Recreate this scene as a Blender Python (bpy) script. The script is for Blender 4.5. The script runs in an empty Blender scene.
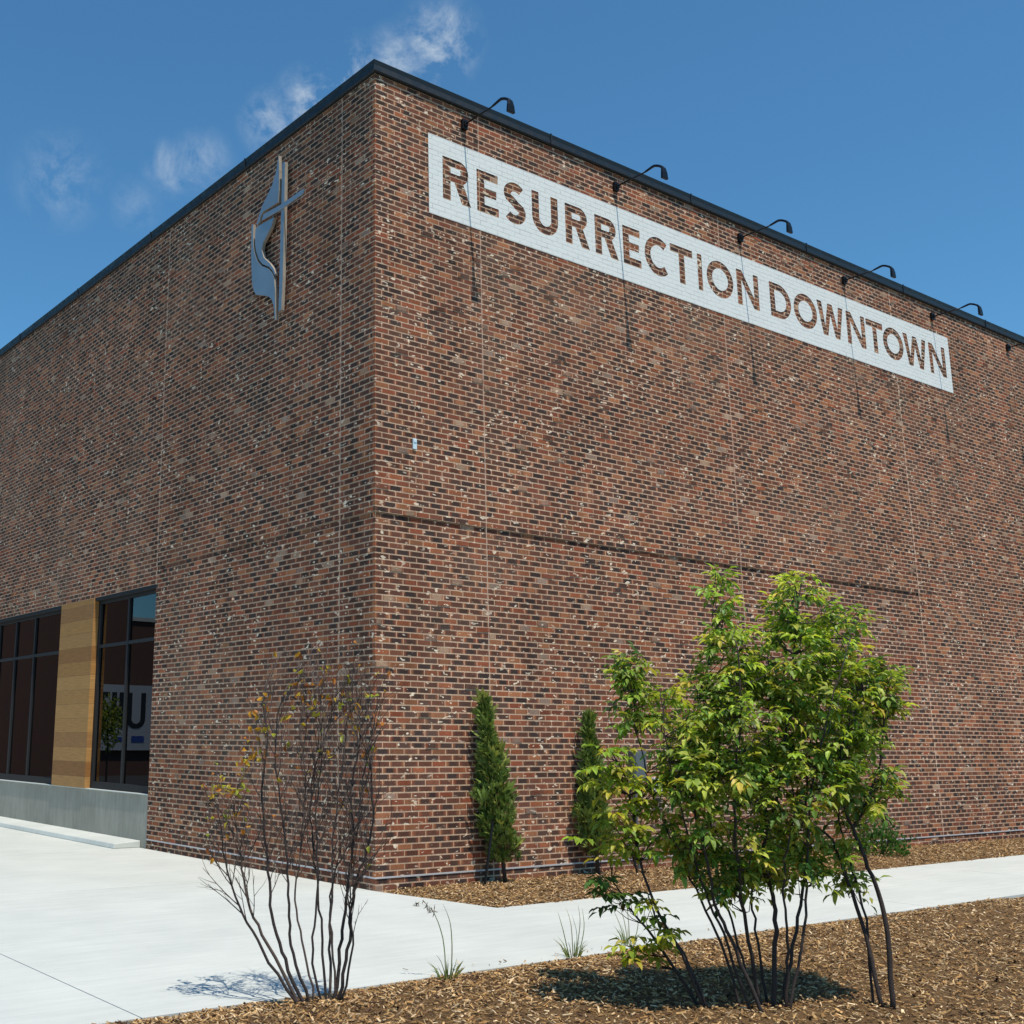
import bpy, math, random
import numpy as np
from mathutils import Vector, Matrix, noise as mnoise

random.seed(7)
sc = bpy.context.scene
COL = sc.collection

# ------------------------------------------------------------------ camera
CAM = Vector((-7.804, -10.166, 1.450))
FPX, CXP, CYP = 1141.34, 320.34, 491.35
YAW, PITCH, ROLL = math.radians(34.7047), math.radians(12.2445), math.radians(0.5805)
_F = Vector((math.sin(YAW) * math.cos(PITCH), math.cos(YAW) * math.cos(PITCH), math.sin(PITCH)))
_R = Vector((math.cos(YAW), -math.sin(YAW), 0))
_U = _R.cross(_F)
RV = _R * math.cos(ROLL) + _U * math.sin(ROLL)
UV = _U * math.cos(ROLL) - _R * math.sin(ROLL)
FV = _F
cd = bpy.data.cameras.new("camera")
cam = bpy.data.objects.new("camera", cd)
COL.objects.link(cam)
cam.matrix_world = Matrix(((RV.x, UV.x, -FV.x, CAM.x), (RV.y, UV.y, -FV.y, CAM.y),
                           (RV.z, UV.z, -FV.z, CAM.z), (0, 0, 0, 1)))
cd.sensor_width = 36
cd.lens = FPX * 36 / 1024
cd.shift_x = (512 - CXP) / 1024
cd.shift_y = (CYP - 512) / 1024
cd.clip_start = 0.1
cd.clip_end = 3000
sc.camera = cam

# ------------------------------------------------------------------ world, sun, exposure
SUN_D = Vector((0.165, 1.0, -2.45)).normalized()
w = bpy.data.worlds.new("World")
sc.world = w
w.use_nodes = True
nt = w.node_tree
nt.nodes.clear()
N = nt.nodes.new
out = N('ShaderNodeOutputWorld')
bg = N('ShaderNodeBackground')
sky = N('ShaderNodeTexSky')
sky.sky_type = 'NISHITA'
sky.sun_disc = False
sky.sun_elevation = math.asin(-SUN_D.z)
sky.sun_rotation = math.atan2(-SUN_D.x, -SUN_D.y)
sky.air_density = 1.0
sky.dust_density = 0.0
sky.ozone_density = 1.2
bg.inputs['Strength'].default_value = 0.135
tc = N('ShaderNodeTexCoord')
# wispy fair-weather clouds, placed by direction of the sky
def dirpx(u, v):
    return ((u - CXP) / FPX * RV - (v - CYP) / FPX * UV + FV).normalized()
noi = N('ShaderNodeTexNoise'); noi.inputs['Scale'].default_value = 21; noi.inputs['Detail'].default_value = 7
noi.inputs['Roughness'].default_value = 0.68; noi.inputs['Distortion'].default_value = 0.35
nt.links.new(tc.outputs['Generated'], noi.inputs['Vector'])
total = None
for (u, v, rad, amp) in ((438, 44, 0.045, 1.15), (352, 82, 0.045, 1.1), (395, 60, 0.035, .8), (312, 104, 0.04, 1.1), (272, 124, 0.035, .9), (200, 162, 0.036, .6),
                         (170, 168, 0.03, .6), (60, 180, 0.05, .4), (135, 205, .03, .3)):
    d = dirpx(u, v)
    sub = N('ShaderNodeVectorMath'); sub.operation = 'DISTANCE'; sub.inputs[1].default_value = d
    nt.links.new(tc.outputs['Generated'], sub.inputs[0])
    mr = N('ShaderNodeMapRange'); mr.interpolation_type = 'SMOOTHSTEP'
    mr.inputs['From Min'].default_value = rad; mr.inputs['From Max'].default_value = 0.0
    mr.inputs['To Min'].default_value = 0.0; mr.inputs['To Max'].default_value = amp
    nt.links.new(sub.outputs['Value'], mr.inputs['Value'])
    if total is None:
        total = mr.outputs[0]
    else:
        mx = N('ShaderNodeMath'); mx.operation = 'MAXIMUM'
        nt.links.new(total, mx.inputs[0]); nt.links.new(mr.outputs[0], mx.inputs[1]); total = mx.outputs[0]
nr = N('ShaderNodeMapRange'); nr.inputs['From Min'].default_value = 0.43; nr.inputs['From Max'].default_value = 0.70
nt.links.new(noi.outputs['Fac'], nr.inputs['Value'])
mm = N('ShaderNodeMath'); mm.operation = 'MULTIPLY'; nt.links.new(total, mm.inputs[0]); nt.links.new(nr.outputs[0], mm.inputs[1])
mx = N('ShaderNodeMix'); mx.data_type = 'RGBA'
nt.links.new(mm.outputs[0], mx.inputs['Factor'])
tint = N('ShaderNodeMix'); tint.data_type = 'RGBA'; tint.blend_type = 'MULTIPLY'; tint.inputs['Factor'].default_value = 1
tint.inputs[7].default_value = (.48, .89, 1.05, 1)
nt.links.new(sky.outputs[0], tint.inputs[6]); nt.links.new(tint.outputs[2], mx.inputs[6])
mx.inputs[7].default_value = (4.2, 4.9, 5.6, 1)
nt.links.new(mx.outputs[2], bg.inputs['Color'])
nt.links.new(bg.outputs[0], out.inputs['Surface'])

sd = bpy.data.lights.new("sun", 'SUN')
sd.energy = 4.5
sd.angle = math.radians(0.53)
sd.color = (1.0, 0.935, 0.82)
sun = bpy.data.objects.new("sun", sd)
COL.objects.link(sun)
sun.rotation_euler = SUN_D.to_track_quat('-Z', 'Y').to_euler()
sun.location = (-5, -20, 40)
sc.view_settings.view_transform = 'Standard'
sc.view_settings.look = 'None'
sc.view_settings.gamma = 1
sc.view_settings.exposure = 0.0
sc.cycles.max_bounces = 8
sc.cycles.transparent_max_bounces = 12

# ------------------------------------------------------------------ helpers
def tag(o, label=None, cat=None, group=None, kind=None):
    if label: o['label'] = label
    if cat: o['category'] = cat
    if group: o['group'] = group
    if kind: o['kind'] = kind
    return o

def empty(name, loc=(0, 0, 0), label=None, cat=None, group=None):
    o = bpy.data.objects.new(name, None)
    COL.objects.link(o); o.location = loc
    o.empty_display_size = 0.2
    return tag(o, label, cat, group)

def ray(u, v):
    return (u - CXP) / FPX * RV - (v - CYP) / FPX * UV + FV

def on_y(u, v, y=0.0):
    d = ray(u, v); return CAM + d * ((y - CAM.y) / d.y)

def on_x(u, v, x=0.0):
    d = ray(u, v); return CAM + d * ((x - CAM.x) / d.x)

def on_z(u, v, z=-0.12):
    d = ray(u, v); return CAM + d * ((z - CAM.z) / d.z)

def wloc(o):
    v = Vector((0, 0, 0))
    while o is not None:
        v = v + Vector(o.location); o = o.parent
    return v

class MB:
    def __init__(s):
        s.v = []; s.f = []; s.c = []; s.smooth = False; s.m = []
    def add(s, vs, fs, col=None, mi=0):
        b = len(s.v)
        s.v += [tuple(p) for p in vs]
        s.f += [tuple(i + b for i in f) for f in fs]
        s.m += [mi] * len(fs)
        if col is not None:
            if isinstance(col[0], (tuple, list)): s.c += list(col)
            else: s.c += [col] * len(vs)
    def box(s, a, b, col=None, mi=0):
        x0, y0, z0 = a; x1, y1, z1 = b
        s.add([(x0, y0, z0), (x1, y0, z0), (x1, y1, z0), (x0, y1, z0), (x0, y0, z1), (x1, y0, z1), (x1, y1, z1), (x0, y1, z1)],
              [(0, 3, 2, 1), (4, 5, 6, 7), (0, 1, 5, 4), (1, 2, 6, 5), (2, 3, 7, 6), (3, 0, 4, 7)], col, mi)
    def tube(s, pts, rad, n=8, col=None, cap=True):
        pts = [Vector(p) for p in pts]
        if not hasattr(rad, '__len__'): rad = [rad] * len(pts)
        ref = Vector((0.3, 0.2, 1)) if abs((pts[-1] - pts[0]).normalized().z) < .8 else Vector((1, .1, 0))
        vs = []
        for i, p in enumerate(pts):
            t = (pts[min(i + 1, len(pts) - 1)] - pts[max(i - 1, 0)]).normalized()
            a = t.cross(ref).normalized(); b = t.cross(a)
            for k in range(n):
                an = 2 * math.pi * k / n
                vs.append(p + (a * math.cos(an) + b * math.sin(an)) * rad[i])
        fs = []
        for i in range(len(pts) - 1):
            for k in range(n):
                fs.append((i * n + k, i * n + (k + 1) % n, (i + 1) * n + (k + 1) % n, (i + 1) * n + k))
        if cap:
            fs.append(tuple(range(n - 1, -1, -1))); fs.append(tuple((len(pts) - 1) * n + k for k in range(n)))
        s.add(vs, fs, col)
    def prism(s, poly, f0, f1, col=None):
        """poly: 2-D points, f0/f1: maps 2-D point -> 3-D front / back"""
        n = len(poly)
        vs = [f0(p) for p in poly] + [f1(p) for p in poly]
        fs = [tuple(range(n)), tuple(range(2 * n - 1, n - 1, -1))]
        for i in range(n):
            fs.append((i, i + n, (i + 1) % n + n, (i + 1) % n))
        s.add(vs, fs, col)
    def build(s, name, mats, parent=None, smooth=False, bevel=0):
        me = bpy.data.meshes.new(name)
        wl = wloc(parent)
        me.from_pydata([(v[0] - wl.x, v[1] - wl.y, v[2] - wl.z) for v in s.v], [], s.f)
        if s.c and len(s.c) == len(s.v):
            at = me.color_attributes.new('Col', 'FLOAT_COLOR', 'POINT')
            at.data.foreach_set('color', np.array([(c[0], c[1], c[2], 1.0) for c in s.c], dtype=np.float32).ravel())
        if not isinstance(mats, (list, tuple)): mats = [mats]
        for m in mats: me.materials.append(m)
        if len(mats) > 1: me.polygons.foreach_set('material_index', s.m)
        if smooth: me.polygons.foreach_set('use_smooth', [True] * len(me.polygons))
        me.update()
        o = bpy.data.objects.new(name, me)
        COL.objects.link(o)
        if parent:
            o.parent = parent
        if bevel:
            b = o.modifiers.new('bevel', 'BEVEL'); b.width = bevel; b.segments = 2; b.limit_method = 'ANGLE'
        return o

class Nodes:
    def __init__(s, name):
        s.m = bpy.data.materials.new(name); s.m.use_nodes = True
        s.t = s.m.node_tree; s.t.nodes.clear()
        s.out = s.n('ShaderNodeOutputMaterial'); s.b = s.n('ShaderNodeBsdfPrincipled')
        s.l(s.b.outputs[0], s.out.inputs[0])
        s.tc = s.n('ShaderNodeTexCoord')
    def n(s, t, **k):
        x = s.t.nodes.new(t)
        for a, b in k.items(): setattr(x, a, b)
        return x
    def l(s, a, b): s.t.links.new(a, b)
    def noise(s, scale, detail=4, rough=.55, vec=None, dist=0, mapping=None):
        x = s.n('ShaderNodeTexNoise'); x.inputs['Scale'].default_value = scale
        x.inputs['Detail'].default_value = detail; x.inputs['Roughness'].default_value = rough; x.inputs['Distortion'].default_value = dist
        v = vec or s.tc.outputs['Object']
        if mapping:
            mp = s.n('ShaderNodeMapping'); mp.inputs['Scale'].default_value = mapping
            s.l(v, mp.inputs[0]); v = mp.outputs[0]
        s.l(v, x.inputs['Vector']); return x.outputs['Fac']
    def rng(s, src, a, b, c=0., d=1.):
        x = s.n('ShaderNodeMapRange'); s.l(src, x.inputs['Value'])
        for i, v in zip(('From Min', 'From Max', 'To Min', 'To Max'), (a, b, c, d)): x.inputs[i].default_value = v
        return x.outputs[0]
    def math(s, op, a, b=None):
        x = s.n('ShaderNodeMath', operation=op)
        for i, v in enumerate((a, b)):
            if v is None: continue
            if isinstance(v, (int, float)): x.inputs[i].default_value = v
            else: s.l(v, x.inputs[i])
        return x.outputs[0]
    def mix(s, f, a, b, mode='MIX'):
        x = s.n('ShaderNodeMix', data_type='RGBA', blend_type=mode)
        for i, v in ((0, f), (6, a), (7, b)):
            if isinstance(v, (int, float)): x.inputs[i].default_value = v
            elif isinstance(v, tuple): x.inputs[i].default_value = (*v[:3], 1)
            else: s.l(v, x.inputs[i])
        return x.outputs[2]
    def ramp(s, f, stops):
        x = s.n('ShaderNodeValToRGB'); s.l(f, x.inputs[0])
        e = x.color_ramp.elements
        while len(e) < len(stops): e.new(.5)
        for i, (p, c) in enumerate(stops): e[i].position = p; e[i].color = (*c, 1)
        return x.outputs[0]
    def bump(s, h, strength=.3, dist=.01):
        x = s.n('ShaderNodeBump'); x.inputs['Strength'].default_value = strength; x.inputs['Distance'].default_value = dist
        s.l(h, x.inputs['Height']); s.l(x.outputs[0], s.b.inputs['Normal'])
    def col(s, c):
        if isinstance(c, tuple): s.b.inputs['Base Color'].default_value = (*c[:3], 1)
        else: s.l(c, s.b.inputs['Base Color'])
    def set(s, **k):
        for a, v in k.items():
            s.b.inputs[{'rough': 'Roughness', 'metal': 'Metallic', 'spec': 'Specular IOR Level'}[a]].default_value = v
        return s

def simple(name, c, rough=.6, metal=0., var=.15, scale=8, bump=.0, bscale=60):
    n = Nodes(name); n.set(rough=rough, metal=metal)
    f = n.noise(scale, 5)
    n.col(n.mix(f, tuple(x * (1 - var) for x in c), tuple(min(1, x * (1 + var)) for x in c)))
    if bump: n.bump(n.noise(bscale, 4), bump, .01)
    return n.m

# ---- materials
def mat_brick():
    n = Nodes('brick'); n.set(rough=.9, spec=.1)
    at = n.n('ShaderNodeAttribute', attribute_name='Col')
    base = at.outputs['Color']
    f = n.rng(n.noise(55, 5, .65), .25, .75, .62, 1.38)
    c = n.mix(1.0, base, f, 'MULTIPLY')
    # slow weathering variation over the wall
    g = n.rng(n.noise(.55, 4, .6), .3, .7, .86, 1.14)
    c = n.mix(1.0, c, g, 'MULTIPLY')
    # rain streaks down the face and a few dustier drifts
    st = n.rng(n.noise(1.1, 6, .65, mapping=(3.2, 3.2, .16)), .35, .70, 1.10, .82)
    c = n.mix(1.0, c, st, 'MULTIPLY')
    du = n.rng(n.noise(.35, 5, .7), .52, .75, 0, .22)
    c = n.mix(du, c, (.36, .26, .18))
    # pale mortar smears, in loose drifts
    cl = n.rng(n.noise(1.3, 4, .65), .38, .56)
    mp = n.n('ShaderNodeMapping'); mp.inputs['Rotation'].default_value = (.25, .75, .25); mp.inputs['Scale'].default_value = (11, 11, 24)
    n.l(n.tc.outputs['Object'], mp.inputs[0])
    sm = n.n('ShaderNodeTexNoise'); sm.inputs['Scale'].default_value = 1.0; sm.inputs['Detail'].default_value = 2; n.l(mp.outputs[0], sm.inputs['Vector'])
    smf = n.rng(sm.outputs['Fac'], .648, .672)
    fac = n.math('MULTIPLY', smf, cl)
    c = n.mix(n.math('MULTIPLY', fac, .85), c, (.95, .78, .58))
    n.col(c)
    n.bump(n.noise(130, 4, .7), .55, .003)
    return n.m

def mat_paint():
    n = Nodes('white_masonry_paint'); n.set(rough=.7, spec=.3)
    sep = n.n('ShaderNodeSeparateXYZ'); n.l(n.tc.outputs['Object'], sep.inputs[0])
    cmb = n.n('ShaderNodeCombineXYZ'); n.l(sep.outputs[0], cmb.inputs[0]); n.l(sep.outputs[2], cmb.inputs[1])
    br = n.n('ShaderNodeTexBrick'); n.l(cmb.outputs[0], br.inputs['Vector'])
    br.inputs['Scale'].default_value = 1; br.inputs['Brick Width'].default_value = .2032
    br.inputs['Row Height'].default_value = ROWH; br.inputs['Mortar Size'].default_value = .005
    br.inputs['Mortar Smooth'].default_value = .3
    br.inputs['Color1'].default_value = (1, 1, 1, 1); br.inputs['Color2'].default_value = (.8, .8, .8, 1); br.inputs['Mortar'].default_value = (0, 0, 0, 1)
    f = n.noise(2.2, 5, .7, mapping=(1, 1, 6))
    c = n.mix(f, (.72, .73, .69), (.87, .87, .825))
    # thin paint over the joints: patches where the bed joints stay darker
    pat = n.rng(n.noise(3.0, 3, .6, mapping=(1, 1, 3)), .42, .62)
    c = n.mix(n.math('MULTIPLY', br.outputs['Fac'], n.math('MULTIPLY', pat, .6)), c, (.38, .38, .37))
    n.col(c)
    inv = n.math('SUBTRACT', 1.0, br.outputs['Fac'])
    h = n.math('ADD', inv, n.math('MULTIPLY', n.noise(90, 3), .25))
    n.bump(h, .8, .004)
    return n.m

def mat_concrete(name='pale_concrete', lo=(.49, .51, .475), hi=(.62, .635, .59), rot=.3):
    n = Nodes(name); n.set(rough=.8, spec=.3)
    f = n.noise(.9, 6, .65)
    mp = n.n('ShaderNodeMapping'); mp.inputs['Rotation'].default_value = (0, 0, rot); mp.inputs['Scale'].default_value = (.8, 9, 1)
    n.l(n.tc.outputs['Object'], mp.inputs[0])
    g = n.n('ShaderNodeTexNoise'); g.inputs['Scale'].default_value = 1.6; g.inputs['Detail'].default_value = 8; g.inputs['Roughness'].default_value = .7
    n.l(mp.outputs[0], g.inputs['Vector'])
    k = n.math('ADD', n.math('MULTIPLY', f, .5), n.math('MULTIPLY', g.outputs['Fac'], .5))
    c = n.mix(n.rng(k, .35, .65), lo, hi)
    sp = n.rng(n.noise(160, 3, .7), .3, .7, .93, 1.05)
    c = n.mix(1.0, c, sp, 'MULTIPLY')
    n.col(c); n.bump(n.noise(220, 4, .7), .25, .002)
    return n.m

def mat_mulch(chips=False):
    n = Nodes('mulch_chip' if chips else 'mulch_soil'); n.set(rough=.9, spec=.15)
    if chips:
        at = n.n('ShaderNodeAttribute', attribute_name='Col')
        c = n.mix(1.0, at.outputs['Color'], n.rng(n.noise(60, 4), .3, .7, .75, 1.25), 'MULTIPLY')
    else:
        c = n.ramp(n.noise(45, 6, .75), [(.3, (.07, .040, .02)), (.5, (.20, .115, .052)), (.7, (.36, .225, .105))])
        n.bump(n.noise(50, 6, .75), 1.0, .03)
    n.col(c)
    return n.m

def mat_leaf(name, trans=.35, rough=.45, var=.25, spec=.35):
    n = Nodes(name); n.set(rough=rough, spec=spec)
    at = n.n('ShaderNodeAttribute', attribute_name='Col')
    c = n.mix(1.0, at.outputs['Color'], n.rng(n.noise(25, 3), .3, .7, 1 - var, 1 + var), 'MULTIPLY'); c = n.mix(1.0, c, (1.12, 1.0, 1.0), 'MULTIPLY')
    n.col(c)
    tr = n.n('ShaderNodeBsdfTranslucent')
    tcol = n.mix(1.0, c, (1.15, 1.25, .5), 'MULTIPLY'); n.l(tcol, tr.inputs[0])
    ms = n.n('ShaderNodeMixShader'); ms.inputs[0].default_value = trans
    n.l(n.b.outputs[0], ms.inputs[1]); n.l(tr.outputs[0], ms.inputs[2]); n.l(ms.outputs[0], n.out.inputs[0])
    return n.m

def mat_glass():
    n = Nodes('window_glass')
    tr = n.n('ShaderNodeBsdfTransparent'); tr.inputs[0].default_value = (.30, .33, .34, 1)
    gl = n.n('ShaderNodeBsdfGlossy'); gl.inputs['Roughness'].default_value = .004; gl.inputs[0].default_value = (.95, .97, 1, 1)
    fr = n.n('ShaderNodeFresnel'); fr.inputs[0].default_value = 1.52
    ms = n.n('ShaderNodeMixShader'); n.l(fr.outputs[0], ms.inputs[0]); n.l(tr.outputs[0], ms.inputs[1]); n.l(gl.outputs[0], ms.inputs[2])
    n.l(ms.outputs[0], n.out.inputs[0])
    return n.m

def mat_wood():
    n = Nodes('cedar_boards'); n.set(rough=.6, spec=.3)
    sep = n.n('ShaderNodeSeparateXYZ'); n.l(n.tc.outputs['Object'], sep.inputs[0])
    k = n.math('FLOOR', n.math('DIVIDE', sep.outputs[2], .235))
    wn = n.n('ShaderNodeTexWhiteNoise', noise_dimensions='1D'); n.l(k, wn.inputs['W'])
    c = n.ramp(wn.outputs['Value'], [(0, (.27, .115, .032)), (.35, (.37, .175, .048)), (.7, (.45, .235, .075)), (1, (.30, .135, .042))])
    g = n.noise(3, 7, .7, mapping=(1, 1.2, 22))
    c = n.mix(1.0, c, n.rng(g, .3, .7, .7, 1.25), 'MULTIPLY')
    fr = n.math('FRACT', n.math('DIVIDE', sep.outputs[2], .235))
    gap = n.math('MULTIPLY', n.math('LESS_THAN', fr, .025), .5)
    c = n.mix(gap, c, (.04, .02, .01))
    n.col(c); n.bump(g, .2, .003)
    return n.m

def mat_metal_panel(name, c, rough=.35, metal=.6):
    n = Nodes(name); n.set(rough=rough, metal=metal)
    f = n.noise(3, 6, .6)
    n.col(n.mix(f, tuple(x * .8 for x in c), tuple(x * 1.15 for x in c)))
    r = n.rng(n.noise(12, 4), .3, .7, rough * .8, rough * 1.3); n.l(r, n.b.inputs['Roughness'])
    return n.m

ROWH = 9.57 / 141
M = dict(
    brick=mat_brick(), paint=mat_paint(), conc=mat_concrete(), mulch=mat_mulch(), chip=mat_mulch(True),
    leaf=mat_leaf('leaf', .42), conifer=mat_leaf('conifer_foliage', .15, .6, .3, .2), grass=mat_leaf('grass_blade', .3, .6, .2, .2),
    glass=mat_glass(), wood=mat_wood(),
    coping=mat_metal_panel('dark_blue_coping_metal', (.006, .012, .018), .55, .0),
    black=simple('black_metal', (.012, .012, .013), .4, .5, .2),
    frame=simple('black_window_frame', (.006, .006, .007), .7, .0, .2),
    steel=mat_metal_panel('brushed_steel', (.36, .38, .40), .45, .8),
    steelside=mat_metal_panel('emblem_return_metal', (.42, .36, .29), .5, .3),
    flash=simple('pale_flashing', (.55, .53, .53), .5, .2, .1),
    seal=simple('joint_sealant', (.50, .37, .28), .8, 0, .12, 20),
    concwall=mat_concrete('foundation_concrete', (.25, .235, .19), (.40, .375, .31), 1.5),
    bark=simple('dark_bark', (.045, .030, .026), .8, 0, .45, 30, .5, 90),
    barkpale=simple('grey_brown_bark', (.095, .064, .050), .8, 0, .45, 25, .5, 90),
    greybox=simple('grey_enamel', (.11, .12, .13), .4, .2, .1),
    whitep=simple('white_plastic', (.72, .74, .75), .4, 0, .05),
    dark=simple('dark_interior', (.02, .02, .022), .9, 0, .3, 2),
    roof=simple('roof_membrane', (.30, .30, .30), .8, 0, .2, 2),
    asphalt=simple('asphalt', (.055, .055, .057), .9, 0, .25, 3, .4, 80),
    ground=simple('dry_ground', (.14, .13, .09), .95, 0, .3, 1, .4, 20),
    facade=simple('far_brick', (.12, .062, .048), .85, 0, .35, 12, .4, 30),
    sign=simple('white_board', (.42, .44, .48), .5, 0, .05),
    letter=simple('dark_letter_paint', (.012, .014, .018), .5, 0, .1),
    blue=simple('blue_letter_paint', (.03, .07, .30), .5, 0, .1),
)

# ------------------------------------------------------------------ the setting
g = MB(); g.add([(-1500, -1500, -.34), (1500, -1500, -.34), (1500, 1500, -.34), (-1500, 1500, -.34)], [(0, 1, 2, 3)])
tag(g.build('ground', M['ground']), kind='structure')
g = MB(); g.add([(-26, -300, -.30), (-9.5, -300, -.30), (-9.5, 300, -.30), (-26, 300, -.30)], [(0, 1, 2, 3)])
tag(g.build('road', M['asphalt']), kind='structure')
# pavement: a slab with real edges, cut in panels by tooled joints
g = MB()
def slab(x0, x1, y0, y1, z=-.13):
    g.box((x0 + .004, y0 + .004, -.335), (x1 - .004, y1 - .004, z))
xs = [-9.3, -7.2, -4.6, .27, 4.1, 7.9, 11.7, 15.5, 19.3, 26]
for i in range(len(xs) - 1):
    if xs[i] >= .27:
        slab(xs[i], xs[i + 1], -3.79, -1.58)
ys = [-3.79, 1.6, 5.45, 9.2, 13, 17, 22, 30]
for a in range(3):
    for j in range(len(ys) - 1):
        x0, x1 = xs[a], xs[a + 1]
        if a == 2: x1 = 0.0045
        slab(x0, x1, ys[j], ys[j + 1])
slab(-9.3, -7.2, -20, -3.79)
# wedge of paving between the building corner and the planting bed
g.add([(0.0006, -3.786, -.335), (.274, -3.786, -.335), (.274, -1.60, -.335), (0.0006, -.02, -.335),
       (0.0006, -3.786, -.130), (.274, -3.786, -.130), (.274, -1.60, -.130), (0.0006, -.02, -.130)],
      [(4, 5, 6, 7), (0, 1, 5, 4), (1, 2, 6, 5), (2, 3, 7, 6), (3, 0, 4, 7)])
tag(g.build('pavement', M['conc']), kind='structure')

def bed(name, x0, x1, y0, y1, hfun, inside, step=.1):
    m = MB(); nx = int((x1 - x0) / step); ny = int((y1 - y0) / step)
    idx = {}
    for j in range(ny + 1):
        for i in range(nx + 1):
            x = x0 + (x1 - x0) * i / nx; y = y0 + (y1 - y0) * j / ny
            if inside: x, y = inside(x, y)
            z = hfun(x, y)
            idx[i, j] = len(m.v); m.v.append((x, y, z))
    for j in range(ny):
        for i in range(nx):
            m.f.append((idx[i, j], idx[i + 1, j], idx[i + 1, j + 1], idx[i, j + 1])); m.m.append(0)
    return tag(m.build(name, M['mulch'], smooth=True), kind='structure')
def h_wall(x, y):
    e = min(1, max(0, -(-1.6 - y)) / .35) if y > -1.6 else 0
    xe = min(1, max(0, x - bx0(y)) / .3)
    return -.150 + .03 * min(e, xe) - .01 * (1 - min(1, -y / .5)) + .012 * mnoise.noise(Vector((x * 3, y * 3, 1)))
def bx0(y): return 0.02 + .30 * min(1, max(0, -y / 1.6))
def in_wall(x, y):
    a = bx0(y); t = x / 24.0
    return a + (24 - a) * t, y
bed('mulch_bed', 0, 24, -1.60, -0.001, h_wall, in_wall)
def h_front(x, y):
    e = min(1, max(0, (-3.80 - y)) / .4)
    return -.150 + .055 * e + .03 * e * mnoise.noise(Vector((x * .9, y * .9, 7))) + .012 * mnoise.noise(Vector((x * 4, y * 4, 3)))
bed('mulch_bed', -7.19, 24, -12, -3.80, h_front, None, .13)

# loose bark chips over both beds
ch = MB()
PAL = [(.58, .36, .16), (.46, .27, .11), (.34, .18, .07), (.70, .47, .24), (.52, .31, .13), (.16, .085, .04), (.42, .23, .09), (.78, .56, .33), (.46, .31, .17), (.11, .06, .035)]
def chip(x, y, z, big=1.0):
    big *= random.choice((.45, .6, .7, .8, 1, 1.2)); L = random.uniform(.008, .030) * big; W = random.uniform(.003, .009) * big; H = random.uniform(.002, .006) * big
    a = random.uniform(0, math.pi); tx = random.gauss(0, .35); ty = random.gauss(0, .45)
    u = Vector((math.cos(a), math.sin(a), tx)).normalized(); v = Vector((-math.sin(a), math.cos(a), ty)).normalized()
    nrm = u.cross(v).normalized()
    c = Vector((x, y, z + .004 + random.random() * .012))
    p = [c + u * sx * L + v * sy * W for sx, sy in ((-1, -1), (1, -.6), (1, .7), (-1, 1))]
    col = random.choice(PAL); k = random.uniform(.55, 1.1); col = tuple(min(.8, q * k) for q in col)
    ch.add([q for q in p] + [q + nrm * H for q in p], [(4, 5, 6, 7), (0, 1, 5, 4), (1, 2, 6, 5), (2, 3, 7, 6), (3, 0, 4, 7)], col)
for _ in range(22000):
    x = .05 + 13.5 * random.random() ** 1.25; y = -random.uniform(0.01, 1.615) - (.02 * random.random())
    if x < bx0(y) - .01 + .02 * random.random(): continue
    chip(x, y, h_wall(x, max(y, -1.6)), 1.0)
for _ in range(52000):
    x = random.uniform(-6.2, 5.5); y = -3.79 - 3.6 * random.random() ** 1.4 + random.gauss(0, .006)
    if x > 2.5 and random.random() < .5: continue
    chip(x, y, h_front(x, min(y, -3.80)), .9)
for _ in range(34):   # strays on the paving
    x = random.uniform(-2.6, 2); chip(x, -3.76 + abs(random.gauss(0, .10)), -.130, .7)
tag(ch.build('mulch_chips', M['chip']), kind='stuff', label='brown bark chips spread over both planting beds')

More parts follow.
